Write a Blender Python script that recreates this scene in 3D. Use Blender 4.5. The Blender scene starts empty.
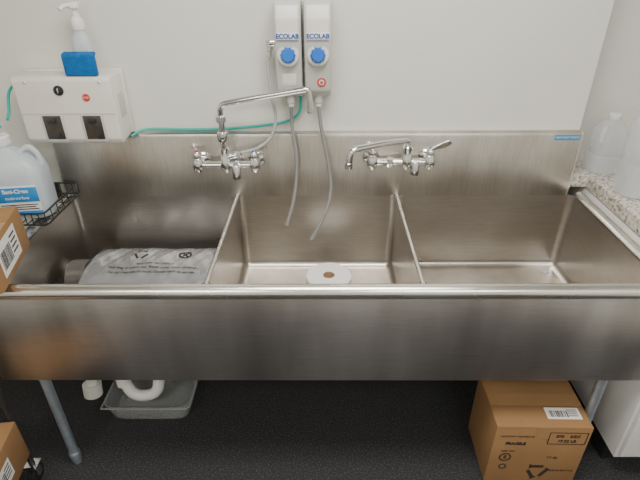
import bpy, bmesh, math, random
from mathutils import Vector, Matrix, Euler
random.seed(3)
S=bpy.context.scene
R=math.radians

# ---------------------------------------------------------------- materials
def mat(name,col,rough=.5,metal=0,var=.06,scale=8,bump=0,bscale=60,stretch=None,alpha=1,trans=0,spec=.5,emis=0,rvar=0,aniso=0,coat=0):
    m=bpy.data.materials.new(name); m.use_nodes=True
    nt=m.node_tree; b=nt.nodes['Principled BSDF']
    tc=nt.nodes.new('ShaderNodeTexCoord'); mp=nt.nodes.new('ShaderNodeMapping')
    nt.links.new(tc.outputs['Object'],mp.inputs[0])
    if stretch: mp.inputs['Scale'].default_value=stretch
    n=nt.nodes.new('ShaderNodeTexNoise'); n.inputs['Scale'].default_value=scale; n.inputs['Detail'].default_value=6
    nt.links.new(mp.outputs[0],n.inputs['Vector'])
    r=nt.nodes.new('ShaderNodeValToRGB')
    r.color_ramp.elements[0].position=.3; r.color_ramp.elements[1].position=.7
    r.color_ramp.elements[0].color=[max(0,c*(1-var)) for c in col]+[1]
    r.color_ramp.elements[1].color=[min(1,c*(1+var)) for c in col]+[1]
    nt.links.new(n.outputs['Fac'],r.inputs[0]); nt.links.new(r.outputs[0],b.inputs['Base Color'])
    b.inputs['Roughness'].default_value=rough; b.inputs['Metallic'].default_value=metal
    b.inputs['Alpha'].default_value=alpha; b.inputs['Transmission Weight'].default_value=trans
    b.inputs['Specular IOR Level'].default_value=spec
    b.inputs['Coat Weight'].default_value=coat
    if aniso: b.inputs['Anisotropic'].default_value=aniso
    if emis:
        b.inputs['Emission Color'].default_value=list(col)+[1]; b.inputs['Emission Strength'].default_value=emis
    if rvar:
        mr=nt.nodes.new('ShaderNodeMapRange'); mr.inputs['To Min'].default_value=rough-rvar; mr.inputs['To Max'].default_value=rough+rvar
        nt.links.new(n.outputs['Fac'],mr.inputs['Value']); nt.links.new(mr.outputs[0],b.inputs['Roughness'])
    if bump:
        n2=nt.nodes.new('ShaderNodeTexNoise'); n2.inputs['Scale'].default_value=bscale; n2.inputs['Detail'].default_value=4
        nt.links.new(mp.outputs[0],n2.inputs['Vector'])
        bp=nt.nodes.new('ShaderNodeBump'); bp.inputs['Strength'].default_value=bump; bp.inputs['Distance'].default_value=.01
        nt.links.new(n2.outputs['Fac'],bp.inputs['Height']); nt.links.new(bp.outputs[0],b.inputs['Normal'])
    return m

def steel(name,col,rough,stretch,var=.12,blot=.3,bump=.03,bstretch=(1,1,1),bs=3.0,rv=.09):
    m=bpy.data.materials.new(name); m.use_nodes=True
    nt=m.node_tree; b=nt.nodes['Principled BSDF']; L=nt.links.new
    tc=nt.nodes.new('ShaderNodeTexCoord'); mp=nt.nodes.new('ShaderNodeMapping'); mp.inputs['Scale'].default_value=stretch
    L(tc.outputs['Object'],mp.inputs[0])
    n=nt.nodes.new('ShaderNodeTexNoise'); n.inputs['Scale'].default_value=6; n.inputs['Detail'].default_value=8; n.inputs['Roughness'].default_value=.7
    L(mp.outputs[0],n.inputs['Vector'])
    mp2=nt.nodes.new('ShaderNodeMapping'); mp2.inputs['Scale'].default_value=bstretch; L(tc.outputs['Object'],mp2.inputs[0])
    n2=nt.nodes.new('ShaderNodeTexNoise'); n2.inputs['Scale'].default_value=bs; n2.inputs['Detail'].default_value=3; n2.inputs['Roughness'].default_value=.5
    L(mp2.outputs[0],n2.inputs['Vector'])
    r=nt.nodes.new('ShaderNodeValToRGB'); r.color_ramp.elements[0].position=.3; r.color_ramp.elements[1].position=.7
    r.color_ramp.elements[0].color=[c*(1-var) for c in col]+[1]; r.color_ramp.elements[1].color=[min(1,c*(1+var)) for c in col]+[1]
    L(n.outputs['Fac'],r.inputs[0])
    r2=nt.nodes.new('ShaderNodeValToRGB'); r2.color_ramp.elements[0].position=.30; r2.color_ramp.elements[1].position=.66
    g=1-blot; r2.color_ramp.elements[0].color=(g,g*.98,g*.94,1); r2.color_ramp.elements[1].color=(1,1,1,1)
    L(n2.outputs['Fac'],r2.inputs[0])
    mx=nt.nodes.new('ShaderNodeMix'); mx.data_type='RGBA'; mx.blend_type='MULTIPLY'; mx.inputs[0].default_value=1
    L(r.outputs[0],mx.inputs[6]); L(r2.outputs[0],mx.inputs[7]); L(mx.outputs[2],b.inputs['Base Color'])
    mr=nt.nodes.new('ShaderNodeMapRange'); mr.inputs['To Min'].default_value=rough-rv; mr.inputs['To Max'].default_value=rough+rv
    L(n2.outputs['Fac'],mr.inputs['Value']); L(mr.outputs[0],b.inputs['Roughness'])
    bp=nt.nodes.new('ShaderNodeBump'); bp.inputs['Strength'].default_value=bump; bp.inputs['Distance'].default_value=.003
    L(n.outputs['Fac'],bp.inputs['Height']); L(bp.outputs[0],b.inputs['Normal'])
    b.inputs['Metallic'].default_value=1
    return m

M={}
M['steel']=steel('stainless_brushed',(.62,.59,.55),.30,(2,2,45),blot=.22,rv=.08)
M['steel_v']=steel('stainless_splash',(.63,.60,.56),.33,(30,30,1.5),blot=.30,bstretch=(1.8,1.8,.8),rv=.12)
M['steel_apron']=steel('stainless_apron',(.68,.655,.64),.38,(1.2,1.2,60),blot=.34,bstretch=(1.7,1.7,.4),bs=3,rv=.12)
M['steel_rim']=steel('stainless_rim',(.88,.86,.83),.27,(1,40,40),blot=.12)
M['chrome']=mat('chrome',(.80,.80,.80),.10,1,var=.03)
M['zinc']=mat('galvanised_leg',(.50,.58,.66),.42,.8,var=.12,scale=30)
M['wall']=mat('wall_paint',(.77,.765,.71),.20,var=.03,scale=1.2,bump=.03,bscale=60)
M['wall2']=mat('wall_panel',(.74,.735,.70),.3,var=.03,scale=1.5)
M['ceil']=mat('ceiling_tile',(.75,.74,.70),.9,var=.05,scale=60)
M['ivory']=mat('ivory_plastic',(.80,.78,.71),.35,var=.03)
M['grey_pl']=mat('light_grey_plastic',(.58,.58,.55),.35,var=.03)
M['white']=mat('white_plastic',(.85,.85,.83),.35,var=.02)
M['pvc']=mat('pvc_white',(.82,.82,.78),.35,var=.05)
M['black']=mat('black_plastic',(.02,.02,.022),.4,var=.1)
M['dark']=mat('dark_metal',(.05,.05,.05),.45,.5,var=.1)
M['win']=mat('smoked_window',(.06,.055,.045),.15,var=.3,scale=20)
M['blue']=mat('blue_plastic',(.01,.15,.60),.35,var=.05)
M['sponge']=mat('blue_sponge',(.01,.15,.46),.95,var=.2,scale=60,bump=.6,bscale=250)
M['red']=mat('red_plastic',(.65,.05,.04),.4,var=.05)
M['teal']=mat('teal_tube',(.01,.45,.39),.3,var=.05)
M['tube']=mat('grey_tube',(.25,.25,.24),.3,var=.08)
M['hose']=mat('grey_hose',(.42,.42,.41),.3,var=.05)
M['card']=mat('cardboard',(.31,.17,.072),.85,var=.10,scale=5,bump=.08,bscale=120)
M['card_in']=mat('cardboard_dark_edge',(.10,.055,.03),.9,var=.1)
M['tape']=mat('packing_tape',(.37,.22,.105),.3,var=.05)
M['paper']=mat('white_label',(.82,.82,.80),.6,var=.02)
M['ink']=mat('ink',(.03,.025,.02),.7,var=.1)
M['ink_blue']=mat('ink_blue',(.01,.07,.40),.5,var=.1)
M['ltblue']=mat('label_blue',(.03,.25,.60),.4,var=.12,scale=30)
M['stick']=mat('sticker_cyan',(.05,.27,.50),.4,var=.1)
M['jug']=mat('translucent_jug',(.74,.82,.86),.3,var=.03,alpha=.80,trans=.15)
M['liquid']=mat('blue_liquid',(.10,.35,.60),.2,var=.03)
M['clear']=mat('clear_plastic',(.80,.83,.88),.08,var=.02,alpha=.32)
M['clearbin']=mat('clear_bin',(.42,.44,.44),.2,var=.04,alpha=.42)
M['purple']=mat('purple_cap',(.22,.12,.50),.4,var=.05)
M['wrap']=mat('silver_plastic_wrap',(.36,.37,.385),.26,.35,var=.08,scale=6,bump=.55,bscale=8,rvar=.05,stretch=(2.4,1,1),coat=.8)
M['darkroll']=mat('dark_roll_plastic',(.13,.12,.115),.4,var=.2)
M['tissue']=mat('paper_roll',(.93,.92,.90),.9,var=.02,bump=.1,bscale=200)
M['core']=mat('cardboard_core',(.50,.33,.20),.9,var=.1)
M['lens']=mat('light_diffuser',(1,.97,.92),.5,var=.0,emis=2.5)

m=bpy.data.materials.new('speckled_rubber'); m.use_nodes=True; nt=m.node_tree; b=nt.nodes['Principled BSDF']; L=nt.links.new
tc=nt.nodes.new('ShaderNodeTexCoord'); n=nt.nodes.new('ShaderNodeTexNoise'); n.inputs['Scale'].default_value=170; n.inputs['Detail'].default_value=3
L(tc.outputs['Object'],n.inputs['Vector']); r=nt.nodes.new('ShaderNodeValToRGB')
r.color_ramp.elements[0].position=.50; r.color_ramp.elements[0].color=(.017,.017,.020,1)
r.color_ramp.elements[1].position=.75; r.color_ramp.elements[1].color=(.10,.10,.105,1)
L(n.outputs['Fac'],r.inputs[0]); L(r.outputs[0],b.inputs['Base Color']); b.inputs['Roughness'].default_value=.7
bp=nt.nodes.new('ShaderNodeBump'); bp.inputs['Strength'].default_value=.3; bp.inputs['Distance'].default_value=.002; L(n.outputs['Fac'],bp.inputs['Height']); L(bp.outputs[0],b.inputs['Normal'])
M['floor']=m
m=bpy.data.materials.new('granite'); m.use_nodes=True; nt=m.node_tree; b=nt.nodes['Principled BSDF']; L=nt.links.new
tc=nt.nodes.new('ShaderNodeTexCoord'); n=nt.nodes.new('ShaderNodeTexNoise'); n.inputs['Scale'].default_value=75; n.inputs['Detail'].default_value=5
L(tc.outputs['Object'],n.inputs['Vector']); r=nt.nodes.new('ShaderNodeValToRGB'); e=r.color_ramp.elements
e[0].position=.32; e[0].color=(.14,.11,.09,1); e[1].position=.70; e[1].color=(.78,.76,.71,1)
x=e.new(.42); x.color=(.46,.42,.36,1); x=e.new(.53); x.color=(.66,.63,.57,1)
L(n.outputs['Fac'],r.inputs[0]); L(r.outputs[0],b.inputs['Base Color']); b.inputs['Roughness'].default_value=.12
M['granite']=m

# ---------------------------------------------------------------- geometry helpers
def obj_from_bm(bm,name,mt):
    me=bpy.data.meshes.new(name); bm.normal_update(); bm.to_mesh(me); bm.free()
    if mt: me.materials.append(M[mt] if isinstance(mt,str) else mt)
    o=bpy.data.objects.new(name,me); S.collection.objects.link(o); return o
def box(c,s,mt,bev=.003,rot=None,seg=2,name='part'):
    bm=bmesh.new(); bmesh.ops.create_cube(bm,size=1)
    for v in bm.verts: v.co=Vector((v.co.x*s[0],v.co.y*s[1],v.co.z*s[2]))
    if bev: bmesh.ops.bevel(bm,geom=bm.edges[:],offset=min(bev,min(s)*.45),segments=seg,profile=.5,affect='EDGES')
    mtx=Matrix.Translation(c)
    if rot: mtx=mtx@Euler(rot).to_matrix().to_4x4()
    bm.transform(mtx); return obj_from_bm(bm,name,mt)
def box2(a,b_,mt,bev=.003,seg=2,name='part'):
    return box([(a[i]+b_[i])/2 for i in range(3)],[abs(b_[i]-a[i]) for i in range(3)],mt,bev,None,seg,name)
def lathe(prof,mt,loc=(0,0,0),axis=(0,0,1),seg=32,name='part'):
    bm=bmesh.new(); rings=[]
    for r_,z in prof:
        if r_<1e-5: rings.append([bm.verts.new((0,0,z))])
        else: rings.append([bm.verts.new((r_*math.cos(2*math.pi*i/seg),r_*math.sin(2*math.pi*i/seg),z)) for i in range(seg)])
    for a,b_ in zip(rings,rings[1:]):
        for i in range(seg):
            j=(i+1)%seg
            if len(a)==1 and len(b_)==1: continue
            if len(a)==1: bm.faces.new((a[0],b_[i],b_[j]))
            elif len(b_)==1: bm.faces.new((a[i],a[j],b_[0]))
            else: bm.faces.new((a[i],a[j],b_[j],b_[i]))
    bmesh.ops.recalc_face_normals(bm,faces=bm.faces[:])
    q=Vector((0,0,1)).rotation_difference(Vector(axis).normalized())
    bm.transform(Matrix.Translation(loc)@q.to_matrix().to_4x4()); return obj_from_bm(bm,name,mt)
def cyl(p1,p2,r_,mt,r2=None,seg=24,name='part',bev=.0015):
    p1=Vector(p1);p2=Vector(p2); h=(p2-p1).length; r2=r_ if r2 is None else r2
    bv=min(bev,h*.3,r_*.3)
    return lathe([(0,0),(r_-bv,0),(r_,bv),(r2,h-bv),(r2-bv,h),(0,h)],mt,p1,p2-p1,seg,name)
def fillet(pts,rad,n=6):
    P=[Vector(p) for p in pts]; out=[P[0]]
    for a,b_,c in zip(P,P[1:],P[2:]):
        d1=(a-b_); d2=(c-b_); t=min(rad,d1.length*.48,d2.length*.48)
        s=b_+d1.normalized()*t; e_=b_+d2.normalized()*t
        for i in range(n+1):
            k=i/n; out.append(s*(1-k)**2+b_*2*k*(1-k)+e_*k*k)
    out.append(P[-1]); return out
def catmull(pts,n=8):
    P=[Vector(p) for p in pts]; P=[P[0]*2-P[1]]+P+[P[-1]*2-P[-2]]; out=[]
    for i in range(1,len(P)-2):
        for k in range(n):
            t=k/n; a,b_,c,d=P[i-1:i+3]
            out.append(.5*((2*b_)+(c-a)*t+(2*a-5*b_+4*c-d)*t*t+(3*b_-a-3*c+d)*t**3))
    out.append(P[-2]); return out
def tube(pts,r_,mt,name='part',cyclic=False,res=5):
    cu=bpy.data.curves.new('c','CURVE'); cu.dimensions='3D'; sp=cu.splines.new('POLY'); sp.points.add(len(pts)-1)
    for p,q in zip(sp.points,pts): p.co=(*q,1)
    sp.use_cyclic_u=cyclic; cu.bevel_depth=r_; cu.bevel_resolution=res; cu.use_fill_caps=True
    o=bpy.data.objects.new('c',cu); S.collection.objects.link(o); bpy.context.view_layer.update()
    me=bpy.data.meshes.new_from_object(o.evaluated_get(bpy.context.evaluated_depsgraph_get()))
    bpy.data.objects.remove(o); me.materials.clear(); me.materials.append(M[mt])
    o=bpy.data.objects.new(name,me); S.collection.objects.link(o); return o
def text(s,size,loc,rot,mt,name='lettering',ext=.0004,align='CENTER',bold=0):
    cu=bpy.data.curves.new('t','FONT'); cu.body=s; cu.size=size; cu.extrude=ext; cu.align_x=align; cu.align_y='CENTER'; cu.offset=bold
    o=bpy.data.objects.new('t',cu); S.collection.objects.link(o); bpy.context.view_layer.update()
    me=bpy.data.meshes.new_from_object(o.evaluated_get(bpy.context.evaluated_depsgraph_get()))
    bpy.data.objects.remove(o); me.materials.clear(); me.materials.append(M[mt])
    rm=rot if isinstance(rot,Matrix) else Euler(rot).to_matrix().to_4x4()
    me.transform(Matrix.Translation(loc)@rm)
    o=bpy.data.objects.new(name,me); S.collection.objects.link(o); return o
def extr(prof,x0,x1,mt,bev=.006,seg=3,name='part'):
    bm=bmesh.new(); A=[bm.verts.new((x0,y,z)) for y,z in prof]; B=[bm.verts.new((x1,y,z)) for y,z in prof]; n=len(prof)
    bm.faces.new(A); bm.faces.new(B[::-1])
    for i in range(n): bm.faces.new((A[i],B[i],B[(i+1)%n],A[(i+1)%n]))
    bmesh.ops.recalc_face_normals(bm,faces=bm.faces[:])
    if bev: bmesh.ops.bevel(bm,geom=bm.edges[:],offset=bev,segments=seg,profile=.5,affect='EDGES')
    return obj_from_bm(bm,name,mt)
def loft(secs,mt,loc=(0,0,0),rotz=0,n=48,e=4,cap0=True,cap1=True,name='part'):
    bm=bmesh.new(); rings=[]
    for s in secs:
        z,hx,hy=s[:3]; cx,cy=(s[3],s[4]) if len(s)>4 else (0,0)
        ring=[]
        for i in range(n):
            a=2*math.pi*i/n; c,s_=math.cos(a),math.sin(a)
            ring.append(bm.verts.new((cx+hx*math.copysign(abs(c)**(2/e),c),cy+hy*math.copysign(abs(s_)**(2/e),s_),z)))
        rings.append(ring)
    for a,b_ in zip(rings,rings[1:]):
        for i in range(n): j=(i+1)%n; bm.faces.new((a[i],a[j],b_[j],b_[i]))
    if cap0: bm.faces.new(rings[0][::-1])
    if cap1: bm.faces.new(rings[-1])
    bm.transform(Matrix.Translation(loc)@Matrix.Rotation(rotz,4,'Z')); return obj_from_bm(bm,name,mt)
def join(name,parts,ang=35,mod=None):
    bpy.ops.object.select_all(action='DESELECT')
    for p in parts: p.select_set(True)
    bpy.context.view_layer.objects.active=parts[0]
    if len(parts)>1: bpy.ops.object.join()
    o=bpy.context.view_layer.objects.active; o.name=name; o.data.name=name
    o.data.shade_smooth(); o.data.set_sharp_from_angle(angle=R(ang)); return o
RX=(R(90),0,0)

# ---------------------------------------------------------------- room
CEIL=2.7
box2((-2.4,-4.0,-.1),(2.0,.3,0),'floor',0,name='floor')
box2((-2.4,-4.0,CEIL),(2.0,.3,CEIL+.1),'ceil',0,name='ceiling')
box2((-2.4,0,0),(1.030,.2,CEIL),'wall',.003,name='wall_back')
box2((1.030,.17,0),(2.0,.3,CEIL),'wall2',0,name='wall_recess')
box2((-2.5,-4.0,0),(-2.4,.3,CEIL),'wall',0,name='wall_left')
box2((2.0,-4.0,0),(2.1,.3,CEIL),'wall2',0,name='wall_right')
box2((-2.4,-4.1,0),(2.0,-4.0,CEIL),'wall',0,name='wall_front')
box2((-2.4,-.012,0),(1.03,0,.10),'black',.002,name='baseboard_back')

# ---------------------------------------------------------------- sink
parts=[]
ZT=.90; ZB=.545; YF=-.680; YB=-.034; XR=1.058; XS=1.028; XL=-1.078
def bowl(x0,x1):
    bm=bmesh.new(); bmesh.ops.create_cube(bm,size=1)
    for v in bm.verts:
        v.co=Vector(((x0+x1)/2+v.co.x*(x1-x0),(YF+YB)/2+v.co.y*(YB-YF),(ZT+ZB)/2+v.co.z*(ZT-ZB)))
    top=[f for f in bm.faces if f.normal.z>.9]; bmesh.ops.delete(bm,geom=top,context='FACES_ONLY')
    ed=[e for e in bm.edges if len(e.link_faces)==2]
    bmesh.ops.bevel(bm,geom=ed,offset=.028,segments=6,profile=.5,affect='EDGES')
    for f in bm.faces: f.normal_flip()
    o=obj_from_bm(bm,'bowl','steel')
    md=o.modifiers.new('s','SOLIDIFY'); md.thickness=.002; md.offset=-1
    bpy.context.view_layer.objects.active=o; o.select_set(True); bpy.ops.object.modifier_apply(modifier='s')
    return o
BX=[(XL,-.376),(-.366,.304),(.314,XR)]
for a,b_ in BX:
    parts.append(bowl(a,b_))
    cx=(a+b_)/2
    parts.append(lathe([(.055,.003),(.050,.005),(.040,.001),(.032,-.0),(0,0)],'steel_rim',(cx,-.36,ZB+.001),seg=32))
    parts.append(lathe([(0,.0),(.024,0),(.024,.0015),(0,.0015)],'dark',(cx,-.36,ZB+.002)))
    parts.append(cyl((cx,-.36,ZB-.003),(cx,-.36,ZB-.07),.035,'zinc'))
for x in (-.371,.309):
    parts.append(tube([(x,YB,ZT-.002),(x,YF,ZT-.002)],.0075,'steel_rim'))
ST=1.172
prof=[(-.0345,ZT-.002),(-.0345,ST-.015),(-.030,ST-.004),(-.020,ST),(-.001,ST),(-.001,ST-.005),(-.018,ST-.007),(-.026,ST-.015),(-.026,ZT-.002)]
parts.append(extr(prof,XL-.02,XS,'steel_v',0))
parts.append(extr([(-.036,ZT),(-.036,ST),(-.030,ST+.003),(-.001,ST+.003),(-.001,ZT)],XS-.003,XS+.003,'steel_rim',.001))
parts.append(extr([(-.036,ZT),(-.036,ST),(-.030,ST+.003),(-.001,ST+.003),(-.001,ZT)],XL-.024,XL-.018,'steel_rim',.001))
RR_=.0245; XO=XR+.026; XQ=XL-.026
parts.append(tube(fillet([(XQ,-.03,.888),(XQ,-.702,.888),(XO,-.702,.888),(XO,-.03,.888)],.03),RR_,'steel_rim',res=9))
parts.append(box2((XQ+.005,-.705,.896),(XO-.005,YF,.9015),'steel_rim',.001))
parts.append(box2((XQ,-.70,.896),(XL,-.03,.9015),'steel_rim',.001))
parts.append(box2((XR,-.70,.896),(XO,-.03,.9015),'steel_rim',.001))
parts.append(box2((XQ-.018,-.718,.517),(XO+.018,-.708,.885),'steel_apron',.004))
parts.append(box2((XQ-.018,-.708,.517),(XO+.018,-.67,.523),'steel_apron',.002))
parts.append(box2((XQ-.018,-.712,.517),(XQ-.012,-.01,.885),'steel_apron',.002))
parts.append(box2((XO+.012,-.712,.517),(XO+.018,-.01,.885),'steel_apron',.002))
for x in (-1.012,.995):
    for y in (-.668,-.09):
        parts.append(cyl((x,y,.06),(x,y,.55),.0175,'zinc'))
        parts.append(lathe([(0,0),(.014,0),(.019,.02),(.021,.045),(.021,.062),(.0175,.068)],'zinc',(x,y,0)))
        parts.append(cyl((x,y,.49),(x,y,.53),.026,'zinc'))
parts.append(box((XS-.058,-.0355,ST-.020),(.100,.0012,.022),'stick',.0003))
parts.append(text('ADVANCE TABCO',.011,(XS-.058,-.0363,ST-.020),RX,'paper',ext=.0002))
join('three_compartment_sink',parts)

# ---------------------------------------------------------------- faucets
def lever(c,ang,length,idx):
    x,y,z=c; d=Vector((math.cos(ang),math.sin(ang),.10)).normalized()
    P=[lathe([(0,0),(.015,0),(.017,.006),(.016,.018),(.010,.026),(0,.028)],'chrome',c)]
    a=Vector(c)+Vector((0,0,.018)); b_=a+d*length
    P.append(tube(catmull([a,a+d*length*.4+Vector((0,0,.004)),b_]),.0055,'chrome'))
    P.append(lathe([(0,-.010),(.006,-.009),(.009,0),(.007,.008),(0,.010)],'chrome',b_,d))
    P.append(cyl((x,y,z+.027),(x,y,z+.030),.008,idx)); return P
def faucet_body(xl,xr,z):
    P=[]; ys=-.105
    for x in (xl,xr):
        P.append(lathe([(0,0),(.034,0),(.034,.004),(.028,.012),(.018,.016),(.014,.02)],'chrome',(x,-.0355,z),(0,-1,0)))
        P.append(cyl((x,-.05,z),(x,ys,z),.0125,'chrome'))
        P.append(lathe([(.016,0),(.021,.002),(.021,.018),(.016,.020)],'chrome',(x,-.060,z),(0,-1,0),seg=8))
        P.append(lathe([(0,-.028),(.015,-.026),(.021,-.014),(.023,0),(.021,.016),(.015,.028),(.012,.036),(0,.037)],'chrome',(x,ys,z)))
    P.append(cyl((xl,ys,z),(xr,ys,z),.0135,'chrome'))
    return P
FZ=1.068
P=faucet_body(-.50,-.275,FZ)
P+=lever((-.50,-.105,FZ+.030),R(115),.07,'red')
P+=lever((-.275,-.105,FZ+.030),R(60),.07,'blue')
sx=-.390
P.append(lathe([(0,-.03),(.015,-.026),(.022,-.010),(.022,.016),(.017,.03),(.014,.05),(.018,.052),(.018,.07),(.012,.075)],'chrome',(sx,-.105,FZ)))
P.append(cyl((sx,-.105,1.12),(sx,-.105,1.250),.0120,'chrome'))
P.append(lathe([(.012,0),(.021,.003),(.023,.02),(.021,.036),(.012,.04)],'chrome',(sx,-.105,1.165),seg=12))
P.append(lathe([(.012,0),(.020,.003),(.020,.024),(.012,.028)],'chrome',(sx,-.105,1.240)))
P.append(tube(fillet([(sx,-.105,1.250),(sx,-.107,1.310),(-.25,-.12,1.336),(-.085,-.135,1.366),(-.056,-.137,1.370),(-.052,-.137,1.303)],.030),.0115,'chrome',res=8))
P.append(cyl((-.052,-.137,1.310),(-.052,-.137,1.288),.0145,'chrome'))
P.append(cyl((-.052,-.137,1.289),(-.052,-.137,1.284),.010,'black'))
P.append(cyl((sx,-.105,1.100),(sx+.05,-.105,1.110),.011,'chrome'))
P.append(lathe([(.008,0),(.014,.002),(.014,.018),(.008,.02)],'chrome',(sx+.045,-.105,1.108),(1,0,.2),seg=6))
P.append(lathe([(0,0),(.018,0),(.018,.05),(.013,.058),(0,.058)],'chrome',(-.345,-.13,1.022)))
P.append(lathe([(.012,0),(.021,.002),(.023,.012),(.021,.024),(.012,.026)],'chrome',(-.355,-.105,FZ),(1,0,0),seg=8))
join('wall_faucet',P)
GZ=1.078
P=faucet_body(.190,.415,GZ)
P+=lever((.190,-.105,GZ+.030),R(100),.06,'red')
x=.415
P.append(lathe([(0,0),(.015,0),(.017,.006),(.016,.018),(.010,.026),(0,.028)],'chrome',(x,-.105,GZ+.030)))
P.append(loft([(0,.006,.010),(.02,.008,.006),(.05,.013,.004),(.075,.013,.004),(.082,.006,.003)],'chrome',name='blade'))
P[-1].data.transform(Matrix.Translation((x+.0,-.105,GZ+.052))@Matrix.Rotation(R(10),4,'X')@Matrix.Rotation(R(68),4,'Y'))
P.append(lathe([(0,0),(.006,0),(.006,.003),(0,.003)],'blue',(x+.0,-.105,GZ+.058),(0,0,1)))
sx=.325
P.append(lathe([(0,-.03),(.014,-.026),(.022,-.010),(.022,.016),(.015,.03),(.015,.040),(.019,.042),(.019,.062),(.012,.070),(0,.072)],'chrome',(sx,-.105,GZ)))
P.append(tube(fillet([(sx,-.105,GZ+.055),(sx,-.112,GZ+.090),(.22,-.185,GZ+.104),(.098,-.235,GZ+.098),(.090,-.237,GZ+.040)],.024),.0120,'chrome',res=8))
P.append(cyl((.090,-.237,GZ+.050),(.090,-.237,GZ+.027),.0145,'chrome'))
P.append(lathe([(0,0),(.018,0),(.018,.05),(.013,.058),(0,.058)],'chrome',(.36,-.105,GZ-.052)))
P.append(lathe([(.012,0),(.021,.002),(.023,.012),(.021,.024),(.012,.026)],'chrome',(.245,-.105,GZ),(1,0,0),seg=8))
join('swing_spout_faucet',P)

# ---------------------------------------------------------------- chemical dispensers
def dispenser(x0,x1,st):
    P=[]; cx=(x0+x1)/2
    prof=[(-.001,1.325),(-.060,1.325),(-.090,1.352),(-.112,1.47),(-.122,1.53),(-.122,1.60),(-.108,1.648),(-.085,1.656),(-.001,1.656)]
    P.append(extr(prof,x0,x1,'grey_pl',.008))
    P.append(extr([(-.10,1.525),(-.127,1.540),(-.127,1.602),(-.112,1.642),(-.09,1.642)],x0+.008,x1-.008,'ivory',.004))
    P.append(box((cx,-.1275,1.546),(x1-x0-.016,.003,.022),'paper',.001))
    P.append(text('ECOLAB',.0210,(cx,-.1298,1.546),RX,'ink_blue',ext=.0004,bold=.0008))
    ax=(0,-1,.12)
    P.append(lathe([(0,0),(.038,0),(.038,.006),(.034,.010),(.029,.008),(0,.008)],'ivory',(cx,-.113,1.482),ax,seg=40))
    P.append(lathe([(0,0),(.0245,0),(.0245,.015),(.021,.020),(.010,.021),(0,.019)],'blue',(cx,-.120,1.483),ax,seg=28))
    for k in range(10):
        a=k*math.pi/5; P.append(cyl((cx+.024*math.cos(a),-.121,1.483+.024*math.sin(a)),(cx+.024*math.cos(a),-.134,1.4855+.024*math.sin(a)),.0035,'blue',seg=10))
    P.append(cyl((cx,-.05,1.330),(cx,-.05,1.300),.016,'grey_pl'))
    P.append(cyl((cx,-.05,1.302),(cx,-.05,1.285),.011,'white'))
    if st:
        q=Vector((0,-1,-.15))
        P.append(lathe([(0,0),(.016,0),(.016,.0015),(0,.0015)],'red',(cx+.012,-.0975,1.385),q))
        P.append(lathe([(0,0),(.010,0),(.010,.001),(0,.001)],'paper',(cx+.012,-.0992,1.385),q))
        P.append(box((cx+.012,-.1005,1.385),(.011,.001,.009),'red',0))
    else:
        P.append(box((cx,-.098,1.395),(.05,.002,.045),'ivory',.001,rot=(R(10),0,0)))
    return P
P=dispenser(-.173,-.079,False)
P.append(cyl((-.173,-.06,1.515),(-.197,-.06,1.515),.014,'chrome'))
P.append(cyl((-.197,-.06,1.525),(-.197,-.06,1.490),.013,'chrome'))
join('chemical_dispenser',P)
join('chemical_dispenser.001',dispenser(-.069,.027,True))

tb=[tube(catmull([(-.126,-.05,1.284),(-.124,-.060,1.20),(-.110,-.08,1.10),(-.114,-.10,.99),(-.130,-.13,.90),(-.150,-.155,.840)]),.0075,'tube'),
    lathe([(.0076,0),(.0095,0),(.0095,.02),(.0076,.02)],'tube',(-.149,-.153,.842),(-.3,-.4,-1))]
join('dispenser_drop_tube',tb)
tb=[tube(catmull([(-.021,-.05,1.284),(-.010,-.065,1.20),(.018,-.09,1.06),(.026,-.12,.95),(-.004,-.17,.865),(-.045,-.20,.795)]),.0075,'tube'),
    lathe([(.0076,0),(.0095,0),(.0095,.02),(.0076,.02)],'tube',(-.044,-.199,.797),(-.5,-.4,-1))]
join('dispenser_drop_tube.001',tb)
join('water_supply_hose',[tube(catmull([(-.197,-.06,1.489),(-.205,-.065,1.42),(-.195,-.075,1.32),(-.185,-.08,1.25),(-.205,-.09,1.18),(-.255,-.10,1.138),(-.325,-.105,1.118)]),.0062,'hose'),
    lathe([(.0062,0),(.010,.001),(.010,.022),(.0062,.023)],'chrome',(-.198,-.06,1.466),seg=12)])
join('teal_supply_tube',[tube(catmull([(-.762,-.06,1.172),(-.73,-.03,1.185),(-.68,-.014,1.186),(-.55,-.012,1.183),(-.40,-.012,1.185),(-.25,-.012,1.198),(-.15,-.014,1.215),(-.100,-.02,1.25),(-.090,-.030,1.300),(-.092,-.035,1.322)]),.0052,'teal')])
join('teal_chemical_tube',[tube(catmull([(-1.134,-.06,1.36),(-1.16,-.06,1.372),(-1.185,-.065,1.35),(-1.190,-.08,1.32),(-1.175,-.12,1.29),(-1.165,-.16,1.270)]),.005,'teal')])

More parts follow.
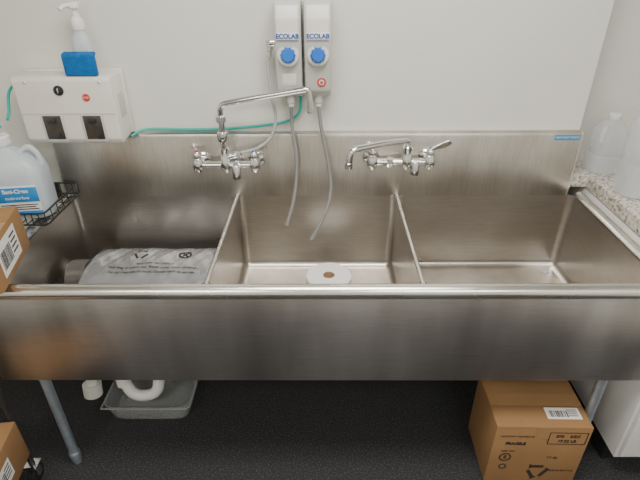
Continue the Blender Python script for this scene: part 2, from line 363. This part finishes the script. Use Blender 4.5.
# ---------------------------------------------------------------- wall cabinet dispenser
P=[]
x0,x1,z0,z1=-1.128,-.770,1.176,1.415
P.append(extr([(-.002,z0),(-.118,z0-.012),(-.132,z0+.010),(-.132,z1-.012),(-.122,z1),(-.002,z1)],x0,x1,'ivory',.006))
P.append(box2((x0-.004,-.02,z0-.001),(x1+.006,-.002,z1+.006),'ivory',.004))
P.append(box2((x0+.004,-.1335,z0+.104),(x1-.004,-.1325,z0+.108),'grey_pl',0))
P.append(lathe([(0,0),(.018,0),(.018,.004),(.013,.006),(0,.006)],'black',(-.962,-.132,1.368),(0,-1,0)))
P.append(box((-.962,-.139,1.368),(.005,.004,.018),'chrome',.001))
P.append(lathe([(0,0),(.014,0),(.014,.0015),(0,.0015)],'red',(-.868,-.1325,1.342),(0,-1,0)))
P.append(text('STOP',.009,(-.868,-.1345,1.342),RX,'paper'))
for cx in (-1.015,-.865):
    P.append(box((cx,-.132,1.228),(.086,.006,.104),'grey_pl',.003))
    P.append(box((cx,-.1345,1.231),(.068,.004,.090),'win',.002))
    P.append(box((cx,-.140,1.258),(.030,.010,.016),'dark',.003))
    P.append(lathe([(0,0),(.010,0),(.009,.006),(0,.007)],'black',(cx+.022,-.1365,1.200),(0,-1,0)))
for cx in (-1.08,-.81):
    P.append(cyl((cx,-.132,1.395),(cx,-.134,1.395),.005,'chrome'))
P.append(box((x1+.001,-.065,1.30),(.002,.05,.09),'grey_pl',.001))
join('chemical_dispensing_cabinet',P)

bx,by,bz=-.868,-.062,1.4165
P=[loft([(0,.030,.022),(.003,.034,.026),(.05,.035,.027),(.10,.034,.026),(.125,.028,.022),(.14,.018,.017),(.15,.017,.017)],'jug',(bx,by,bz),e=2.6),
   lathe([(0,.147),(.021,.147),(.022,.150),(.022,.178),(.018,.184),(.013,.188),(.013,.200),(0,.200)],'white',(bx,by,bz)),
   cyl((bx,by,bz+.198),(bx,by,bz+.216),.009,'white')]
P.append(loft([(0,.016,.014),(.003,.020,.017),(.016,.020,.016),(.022,.014,.012)],'white',(bx,by,bz+.214),e=2.6))
P.append(tube(fillet([(bx,by,bz+.224),(bx-.02,by-.03,bz+.226),(bx-.03,by-.045,bz+.215)],.012),.0075,'white'))
join('foam_soap_bottle',P)
P=[extr([(-.126,bz),(-.127,bz+.066),(-.121,bz+.076),(-.098,bz+.080),(-.093,bz+.072),(-.106,bz+.064),(-.106,bz)],-.926,-.812,'sponge',.004)]
join('blue_sponge_cloth',P)

# ---------------------------------------------------------------- chemical jug in wire basket
P=[]
jx,jy,jz=-1.155,-.225,.9235
P.append(loft([(0,.096,.065),(.006,.102,.075),(.10,.105,.078),(.17,.105,.078),(.205,.096,.072),(.235,.072,.055,-.01,0),(.255,.040,.036,-.02,0),(.270,.026,.026,-.02,0),(.280,.026,.026,-.02,0)],'jug',(jx,jy,jz),R(8),e=3.6))
P.append(loft([(.006,.096,.070),(.10,.100,.074),(.125,.100,.074)],'liquid',(jx,jy,jz),R(8),e=3.6))
P.append(lathe([(0,.276),(.033,.276),(.034,.280),(.034,.305),(.030,.310),(0,.310)],'white',(jx-.02,jy,jz)))
P.append(tube(catmull([(jx-.02,jy,jz+.31),(jx-.02,jy+.003,jz+.325),(jx-.018,jy+.025,jz+.335)]),.005,'teal'))
rm=Matrix.Translation((jx,jy,jz))@Matrix.Rotation(R(8),4,'Z')
def on_jug(o): o.data.transform(rm); return o
P.append(on_jug(box((.012,-.0785,.082),(.150,.004,.118),'paper',.001)))
P.append(on_jug(box((.012,-.0812,.108),(.150,.002,.058),'ltblue',.0005)))
P.append(on_jug(box((.012,-.0812,.033),(.150,.002,.018),'ltblue',.0005)))
P.append(on_jug(text('Sani-Clean',.021,(.012,-.083,.122),RX,'paper',bold=.0006)))
P.append(on_jug(text('multi-surface',.016,(.012,-.083,.096),RX,'paper')))
for k in range(3): P.append(on_jug(box((.012,-.0812,.068-k*.009),(.13-.02*(k%2),.0015,.003),'ink',0)))
P.append(on_jug(tube(fillet([(.03,0,.240),(.070,0,.268),(.095,0,.238),(.098,0,.19)],.02),.010,'jug')))
join('chemical_jug',P)
P=[]
X0,X1,Y0,Y1,Z=-1.34,-1.038,-.325,-.045,.921
for z in (Z-.003,Z+.045):
    P.append(tube(fillet([(X0,Y0,z),(X1,Y0,z),(X1,Y1,z),(X0,Y1,z),(X0,Y0,z)],.02),.0035,'dark'))
for i in range(13):
    x=X0+(X1-X0)*i/12; P.append(tube(fillet([(x,Y0,Z+.045),(x,Y0,Z),(x,Y1,Z),(x,Y1,Z+.045)],.006),.0020,'dark',res=2))
for i in range(7):
    y=Y0+(Y1-Y0)*i/6; P.append(tube([(X0,y,Z+.045),(X0,y,Z-.001),(X1,y,Z-.001),(X1,y,Z+.045)],.0020,'dark',res=2))
for x in (X0+.05,X1-.115):
    P.append(tube(fillet([(x,-.002,Z-.005),(x,-.02,Z-.012),(x,-.20,Z-.006)],.01),.004,'dark')); P.append(tube([(x,-.006,Z-.12),(x,-.17,Z-.010)],.004,'dark')); P.append(box((x,-.006,Z-.05),(.025,.006,.16),'dark',.002))
join('wire_wall_basket',P)

# ---------------------------------------------------------------- cartons
def carton(name,c,s,rz,extra=None):
    w,d,h=s; P=[]
    P.append(box((0,0,h/2),(w,d,h-.004),'card',.003))
    g=.003
    for sy in (-1,1):
        P.append(box((0,sy*(d/4+g/2),h-.001),(w-.002,d/2-g,.004),'card',.0015))
    P.append(box((0,0,h-.001),(w-.006,.004,.0025),'card_in',0))
    P.append(box((0,0,h+.0015),(w-.004,.055,.0008),'tape',0))
    P.append(box((0,-d/2-.0006,h-.03),(.055,.0008,.06),'tape',0))
    if extra: P+=extra(w,d,h)
    o=join(name,P); o.data.transform(Matrix.Translation(c)@Matrix.Rotation(rz,4,'Z')); return o
def label_flat(x,y,z,w,h,R_=None):
    P=[box((0,0,0),(w,h,.0008),'paper',0)]
    xx=-w*.42
    while xx<w*.1:
        bw=random.choice([.0015,.003,.0045]); P.append(box((xx+bw/2,-h*.05,.0006),(bw,h*.55,.0006),'ink',0)); xx+=bw+random.choice([.002,.003,.004])
    for k in range(4): P.append(box((w*.28,h*(.3-.17*k),.0006),(w*.28,h*.06,.0006),'ink',0))
    m_=Matrix.Translation((x,y,z))
    if R_: m_=m_@R_
    for p in P: p.data.transform(m_)
    return P
def ex_right(w,d,h):
    P=label_flat(.085,-.065,h+.003,.125,.052)
    y=-d/2-.001; fz=h-.058
    for s_,zz in (('E90    6/5X',fz+.012),('17.22 LB',fz-.014)):
        P.append(text(s_,.019,(.092,y,zz),RX,'ink',bold=.0006))
    for zz in (fz+.032,fz-.030): P.append(box((.092,y,zz),(.137,.0008,.003),'ink',0))
    for xx in (.024,.160): P.append(box((xx,y,fz+.001),(.003,.0008,.064),'ink',0))
    P.append(lathe([(.017,0),(.023,0),(.023,.0006),(.017,.0006),(.017,0)],'ink',(-.115,y+.0005,.150),(0,-1,0)))
    P.append(text('E',.024,(-.115,y,.150),RX,'ink',bold=.001))
    P.append(lathe([(.010,0),(.015,0),(.015,.0006),(.010,.0006),(.010,0)],'ink',(-.115,y+.0005,.095),(0,-1,0)))
    P.append(text('CAUTION CONTENTS',.012,(-.09,y,h-.05),RX,'ink')); P.append(text('FRAGILE',.020,(-.09,y,h-.09),RX,'ink',bold=.001))
    P.append(text('KEEP DRY',.012,(-.11,y,.185),RX,'ink')); P.append(text('TT-80',.016,(.06,y,.150),RX,'ink'))
    for k in range(3):
        a=k*2*math.pi/3+math.pi/2; cx,cz=.02+.028*math.cos(a),.07+.028*math.sin(a)
        P.append(box((cx,y,cz),(.040,.0008,.014),'ink',0,rot=(0,-(a+math.pi/2),0)))
        e1=Vector((cx+.026*math.cos(a+math.pi/2),y,cz+.026*math.sin(a+math.pi/2)))
        P.append(lathe([(0,0),(.015,0),(.015,.0006),(0,.0006)],'ink',e1,(0,-1,0),seg=3))
    P.append(text('PLEASE RECYCLE',.012,(.110,y,.075),RX,'ink'))
    return P
carton('cardboard_box',(.797,-.625,0),(.345,.255,.318),R(-1),ex_right)
def ex_left(w,d,h):
    RR=Matrix.Rotation(R(90),4,'Z')@Matrix.Rotation(R(90),4,'X')
    return label_flat(w/2+.001,-.02,h*.52,.17,.105,RR)
carton('cardboard_box.001',(-1.190,-.655,.9165),(.40,.30,.150),R(13.8),ex_left)
def ex_low(w,d,h):
    RR=Matrix.Rotation(R(90),4,'Z')@Matrix.Rotation(R(90),4,'X')
    return label_flat(w/2+.001,.0,h*.5,.12,.08,RR)
carton('cardboard_box.002',(-1.275,-.950,.171),(.38,.34,.180),R(8),ex_low)

# utility cart at left
P=[]
cx0,cx1,cy0,cy1=-1.64,-1.138,-1.22,-.740
for z in (.160,.905):
    P.append(box2((cx0,cy0,z),(cx1,cy1,z+.010),'dark',.003))
    for a,b_ in (((cx0,cy0),(cx1,cy0)),((cx1,cy0),(cx1,cy1)),((cx1,cy1),(cx0,cy1)),((cx0,cy1),(cx0,cy0))):
        P.append(cyl((a[0],a[1],z),(b_[0],b_[1],z),.008,'dark'))
for x in (cx0,cx1):
    for y in (cy0,cy1):
        P.append(cyl((x,y,.08),(x,y,.915),.011,'dark'))
        P.append(cyl((x-.012,y,.036),(x+.012,y,.036),.036,'black',seg=32))
        P.append(cyl((x-.016,y,.036),(x+.016,y,.036),.012,'chrome'))
        for dx in (-.017,.017): P.append(box((x+dx,y,.058),(.003,.030,.05),'chrome',.001))
        P.append(box((x,y,.085),(.05,.05,.006),'chrome',.001))
join('utility_cart',P)

# ---------------------------------------------------------------- items in the bowls
P=[]
PX0,PX1,PYc,PB=-.960,-.445,-.265,.165
PZ0,PH=ZB+.088,.088
def topz(x,y):
    k=min(1,abs((y-PYc)/PB)); e_=min(1,abs((x-(PX0+PX1)/2)/((PX1-PX0)/2)))
    return PZ0+PH*max(0,(1-k**2.6))**(1/2.6)*max(.0,(1-e_**16))**(1/10)*(1+.025*math.sin(x*21+y*9)+.018*math.sin(x*47-y*31)+.010*math.sin(x*90+y*60)+.006*math.sin(x*150-y*80))
bm=bmesh.new(); NX,NY=110,60; grid={}
for s_ in (1,-1):
    for i in range(NX+1):
        for j in range(NY+1):
            x=(PX0+PX1)/2-(PX1-PX0)/2*math.cos(math.pi*i/NX); y=PYc-PB*math.cos(math.pi*j/NY)
            z=topz(x,y)
            if s_<0: z=PZ0-(z-PZ0)*.92
            grid[s_,i,j]=bm.verts.new((x,y,z))
for s_ in (1,-1):
    for i in range(NX):
        for j in range(NY):
            q=[grid[s_,i,j],grid[s_,i+1,j],grid[s_,i+1,j+1],grid[s_,i,j+1]]
            bm.faces.new(q if s_>0 else q[::-1])
bmesh.ops.remove_doubles(bm,verts=bm.verts[:],dist=.0005)
P.append(obj_from_bm(bm,'wrap','wrap'))
def drape(o):
    for v in o.data.vertices: v.co.z=topz(v.co.x,v.co.y)+.0015+max(0,v.co.z)
    return o
P.append(drape(text('This bag is not a toy. Keep away from children.',.019,(-.68,-.315,0),(0,0,0),'ink')))
P.append(drape(text('Ce sac n\'est pas un jouet. Garder hors de portee.',.017,(-.68,-.342,0),(0,0,0),'ink')))
P.append(drape(text('Recyclable film LDPE 4',.016,(-.68,-.290,0),(0,0,0),'ink')))
for k in range(3):
    a=k*2*math.pi/3+math.pi/2; ox,oy=-.755,-.222
    dx,dy=.020*math.cos(a),.026*math.sin(a)
    o=box((0,0,0),(.036,.010,.0005),'ink',0)
    o.data.transform(Matrix.Translation((ox+dx,oy+dy,0))@Matrix.Rotation(a+math.pi/2,4,'Z')); P.append(drape(o))
P.append(drape(lathe([(.020,0),(.027,0),(.027,.0005),(.020,.0005),(.020,0)],'ink',(-.575,-.220,0))))
P.append(drape(text('X',.045,(-.575,-.220,0),(0,0,0),'ink',bold=.001)))
join('plastic_wrapped_package',P,60)
P=[lathe([(0,.01),(.030,.01),(.034,0),(.072,0),(.080,.006),(.082,.03),(.082,.078),(0,.078)],'darkroll',(-1.045,-.265,ZB+.084),(1,0,0),seg=48)]
join('dark_plastic_roll',P)
P=[lathe([(.024,0),(.088,0),(.092,.004),(.092,.123),(.088,.127),(.026,.127),(.024,.125),(.024,0)],'tissue',(.018,-.300,ZB+.0015),seg=64),
   lathe([(.021,0),(.0238,0),(.0238,.1265),(.021,.1265),(.021,0)],'core',(.018,-.300,ZB+.0015),seg=32)]
join('paper_roll',P)

# ---------------------------------------------------------------- under the sink
def p_bin(x0,x1,y0,y1,h):
    cx,cy=(x0+x1)/2,(y0+y1)/2; hx,hy=(x1-x0)/2,(y1-y0)/2
    return loft([(.003,hx*.86,hy*.84),(.0,hx*.88,hy*.86),(.004,hx*.90,hy*.88),(h-.01,hx*.98,hy*.98),(h-.008,hx,hy),(h,hx,hy),(h,hx*.97,hy*.96),(.006,hx*.87,hy*.85)],'clearbin',(cx,cy,0),e=7,n=64)
BXA,BXB,BYA,BYB,BH=-.975,-.590,-.475,-.21,.09
P=[p_bin(BXA,BXB,BYA,BYB,BH)]
P.append(tube(fillet([(BXA,BYA,BH-.004),(BXB,BYA,BH-.004),(BXB,BYB,BH-.004),(BXA,BYB,BH-.004),(BXA,BYA,BH-.004)],.03),.004,'clearbin'))
join('plastic_storage_bin',P)
P=[]
P.append(tube(fillet([(-.727,-.36,.472),(-.727,-.345,.24),(-.750,-.39,.085),(-.860,-.39,.070),(-.895,-.38,.17),(-.895,-.35,.32),(-1.02,-.36,.30),(-1.035,-.39,.12)],.05),.025,'pvc',res=8))
P.append(cyl((-1.034,-.387,.15),(-1.037,-.395,.09),.040,'pvc'))
P.append(cyl((-.740,-.368,.165),(-.732,-.35,.215),.031,'pvc'))
P.append(cyl((-.893,-.381,.14),(-.895,-.375,.20),.031,'pvc'))
P.append(cyl((-.727,-.36,.473),(-.727,-.36,.44),.032,'pvc'))
P.append(tube(fillet([(-.031,-.36,.472),(-.031,-.34,.40),(-.031,-.10,.36),(-.895,-.10,.32),(-.895,-.35,.32)],.05),.021,'pvc',res=6))
P.append(tube(fillet([(.686,-.36,.472),(.686,-.34,.42),(.686,-.10,.38),(-.02,-.10,.36)],.05),.021,'pvc',res=6))
join('pvc_drain_pipes',P)

# ---------------------------------------------------------------- right-hand counter and jugs
P=[box2((1.120,-.715,.10),(1.95,.165,.915),'white',.003),
   box2((1.130,-.65,0),(1.94,.16,.10),'black',.002)]
for a,b_ in ((1.130,1.530),(1.540,1.94)):
    P.append(box2((a,-.733,.125),(b_,-.717,.90),'white',.003)); hx_=b_-.04 if a<1.3 else a+.04
    P.append(cyl((hx_,-.755,.70),(hx_,-.755,.82),.005,'chrome'))
    for z in (.705,.815): P.append(cyl((hx_,-.755,z),(hx_,-.733,z),.004,'chrome'))
join('base_cabinet',P)
P=[box2((1.115,-.745,.920),(1.97,-.002,.975),'granite',.004,3),box2((1.035,-.002,.920),(1.97,.168,.975),'granite',.004,3)]
join('granite_countertop',P)
CT=.9765
def cjug(name,x,y,h,w,cap):
    P=[loft([(0,w*.88,w*.88),(.006,w,w),(h*.30,w,w),(h*.33,w*.96,w*.96),(h*.36,w,w),(h*.68,w,w),(h*.82,w*.75,w*.75),(h*.90,w*.42,w*.42),(h*.95,.02,.02)],'clear',(x,y,CT),e=3),
       lathe([(0,h*.93),(.024,h*.93),(.025,h*.94),(.025,h),(.021,h+.004),(0,h+.004)],cap,(x,y,CT)),
       tube(fillet([(x-w*.5,y-w*.5,CT+h*.84),(x-w*.95,y-w*.95,CT+h*.86),(x-w*1.0,y-w*1.0,CT+h*.6)],.02),.009,'clear')]
    join(name,P)
cjug('clear_plastic_jug',1.225,-.17,.400,.082,'purple')
cjug('clear_plastic_jug.001',1.190,.06,.24,.066,'white')

# ---------------------------------------------------------------- ceiling lights
def troffer(name,x,y,pw):
    P=[box2((x-.60,y-.30,CEIL-.03),(x+.60,y+.30,CEIL-.001),'white',.004),box2((x-.57,y-.27,CEIL-.034),(x+.57,y+.27,CEIL-.030),'lens',0)]
    join(name,P)
    l=bpy.data.lights.new(name+'_lamp','AREA'); l.shape='RECTANGLE'; l.size=1.14; l.size_y=.54; l.energy=pw; l.color=(1,.965,.905)
    o=bpy.data.objects.new(name+'_lamp',l); S.collection.objects.link(o); o.location=(x,y,CEIL-.04)
troffer('ceiling_light',.1,-1.05,33)
troffer('ceiling_light.001',-1.2,-2.8,31)
troffer('ceiling_light.002',1.0,-2.8,31)
w=bpy.data.worlds.new('world'); S.world=w; w.use_nodes=True
w.node_tree.nodes['Background'].inputs[0].default_value=(.9,.93,1,1); w.node_tree.nodes['Background'].inputs[1].default_value=.3

# ---------------------------------------------------------------- camera
cam=bpy.data.cameras.new('camera'); cam.lens=27.56; cam.sensor_width=36; cam.clip_start=.05
co=bpy.data.objects.new('camera',cam); S.collection.objects.link(co)
co.matrix_world=Matrix.Translation((0,-1.93,1.80))@Matrix.Rotation(R(.585),4,'Z')@Matrix.Rotation(R(59.4),4,'X')@Matrix.Rotation(R(-.4),4,'Z')
S.camera=co
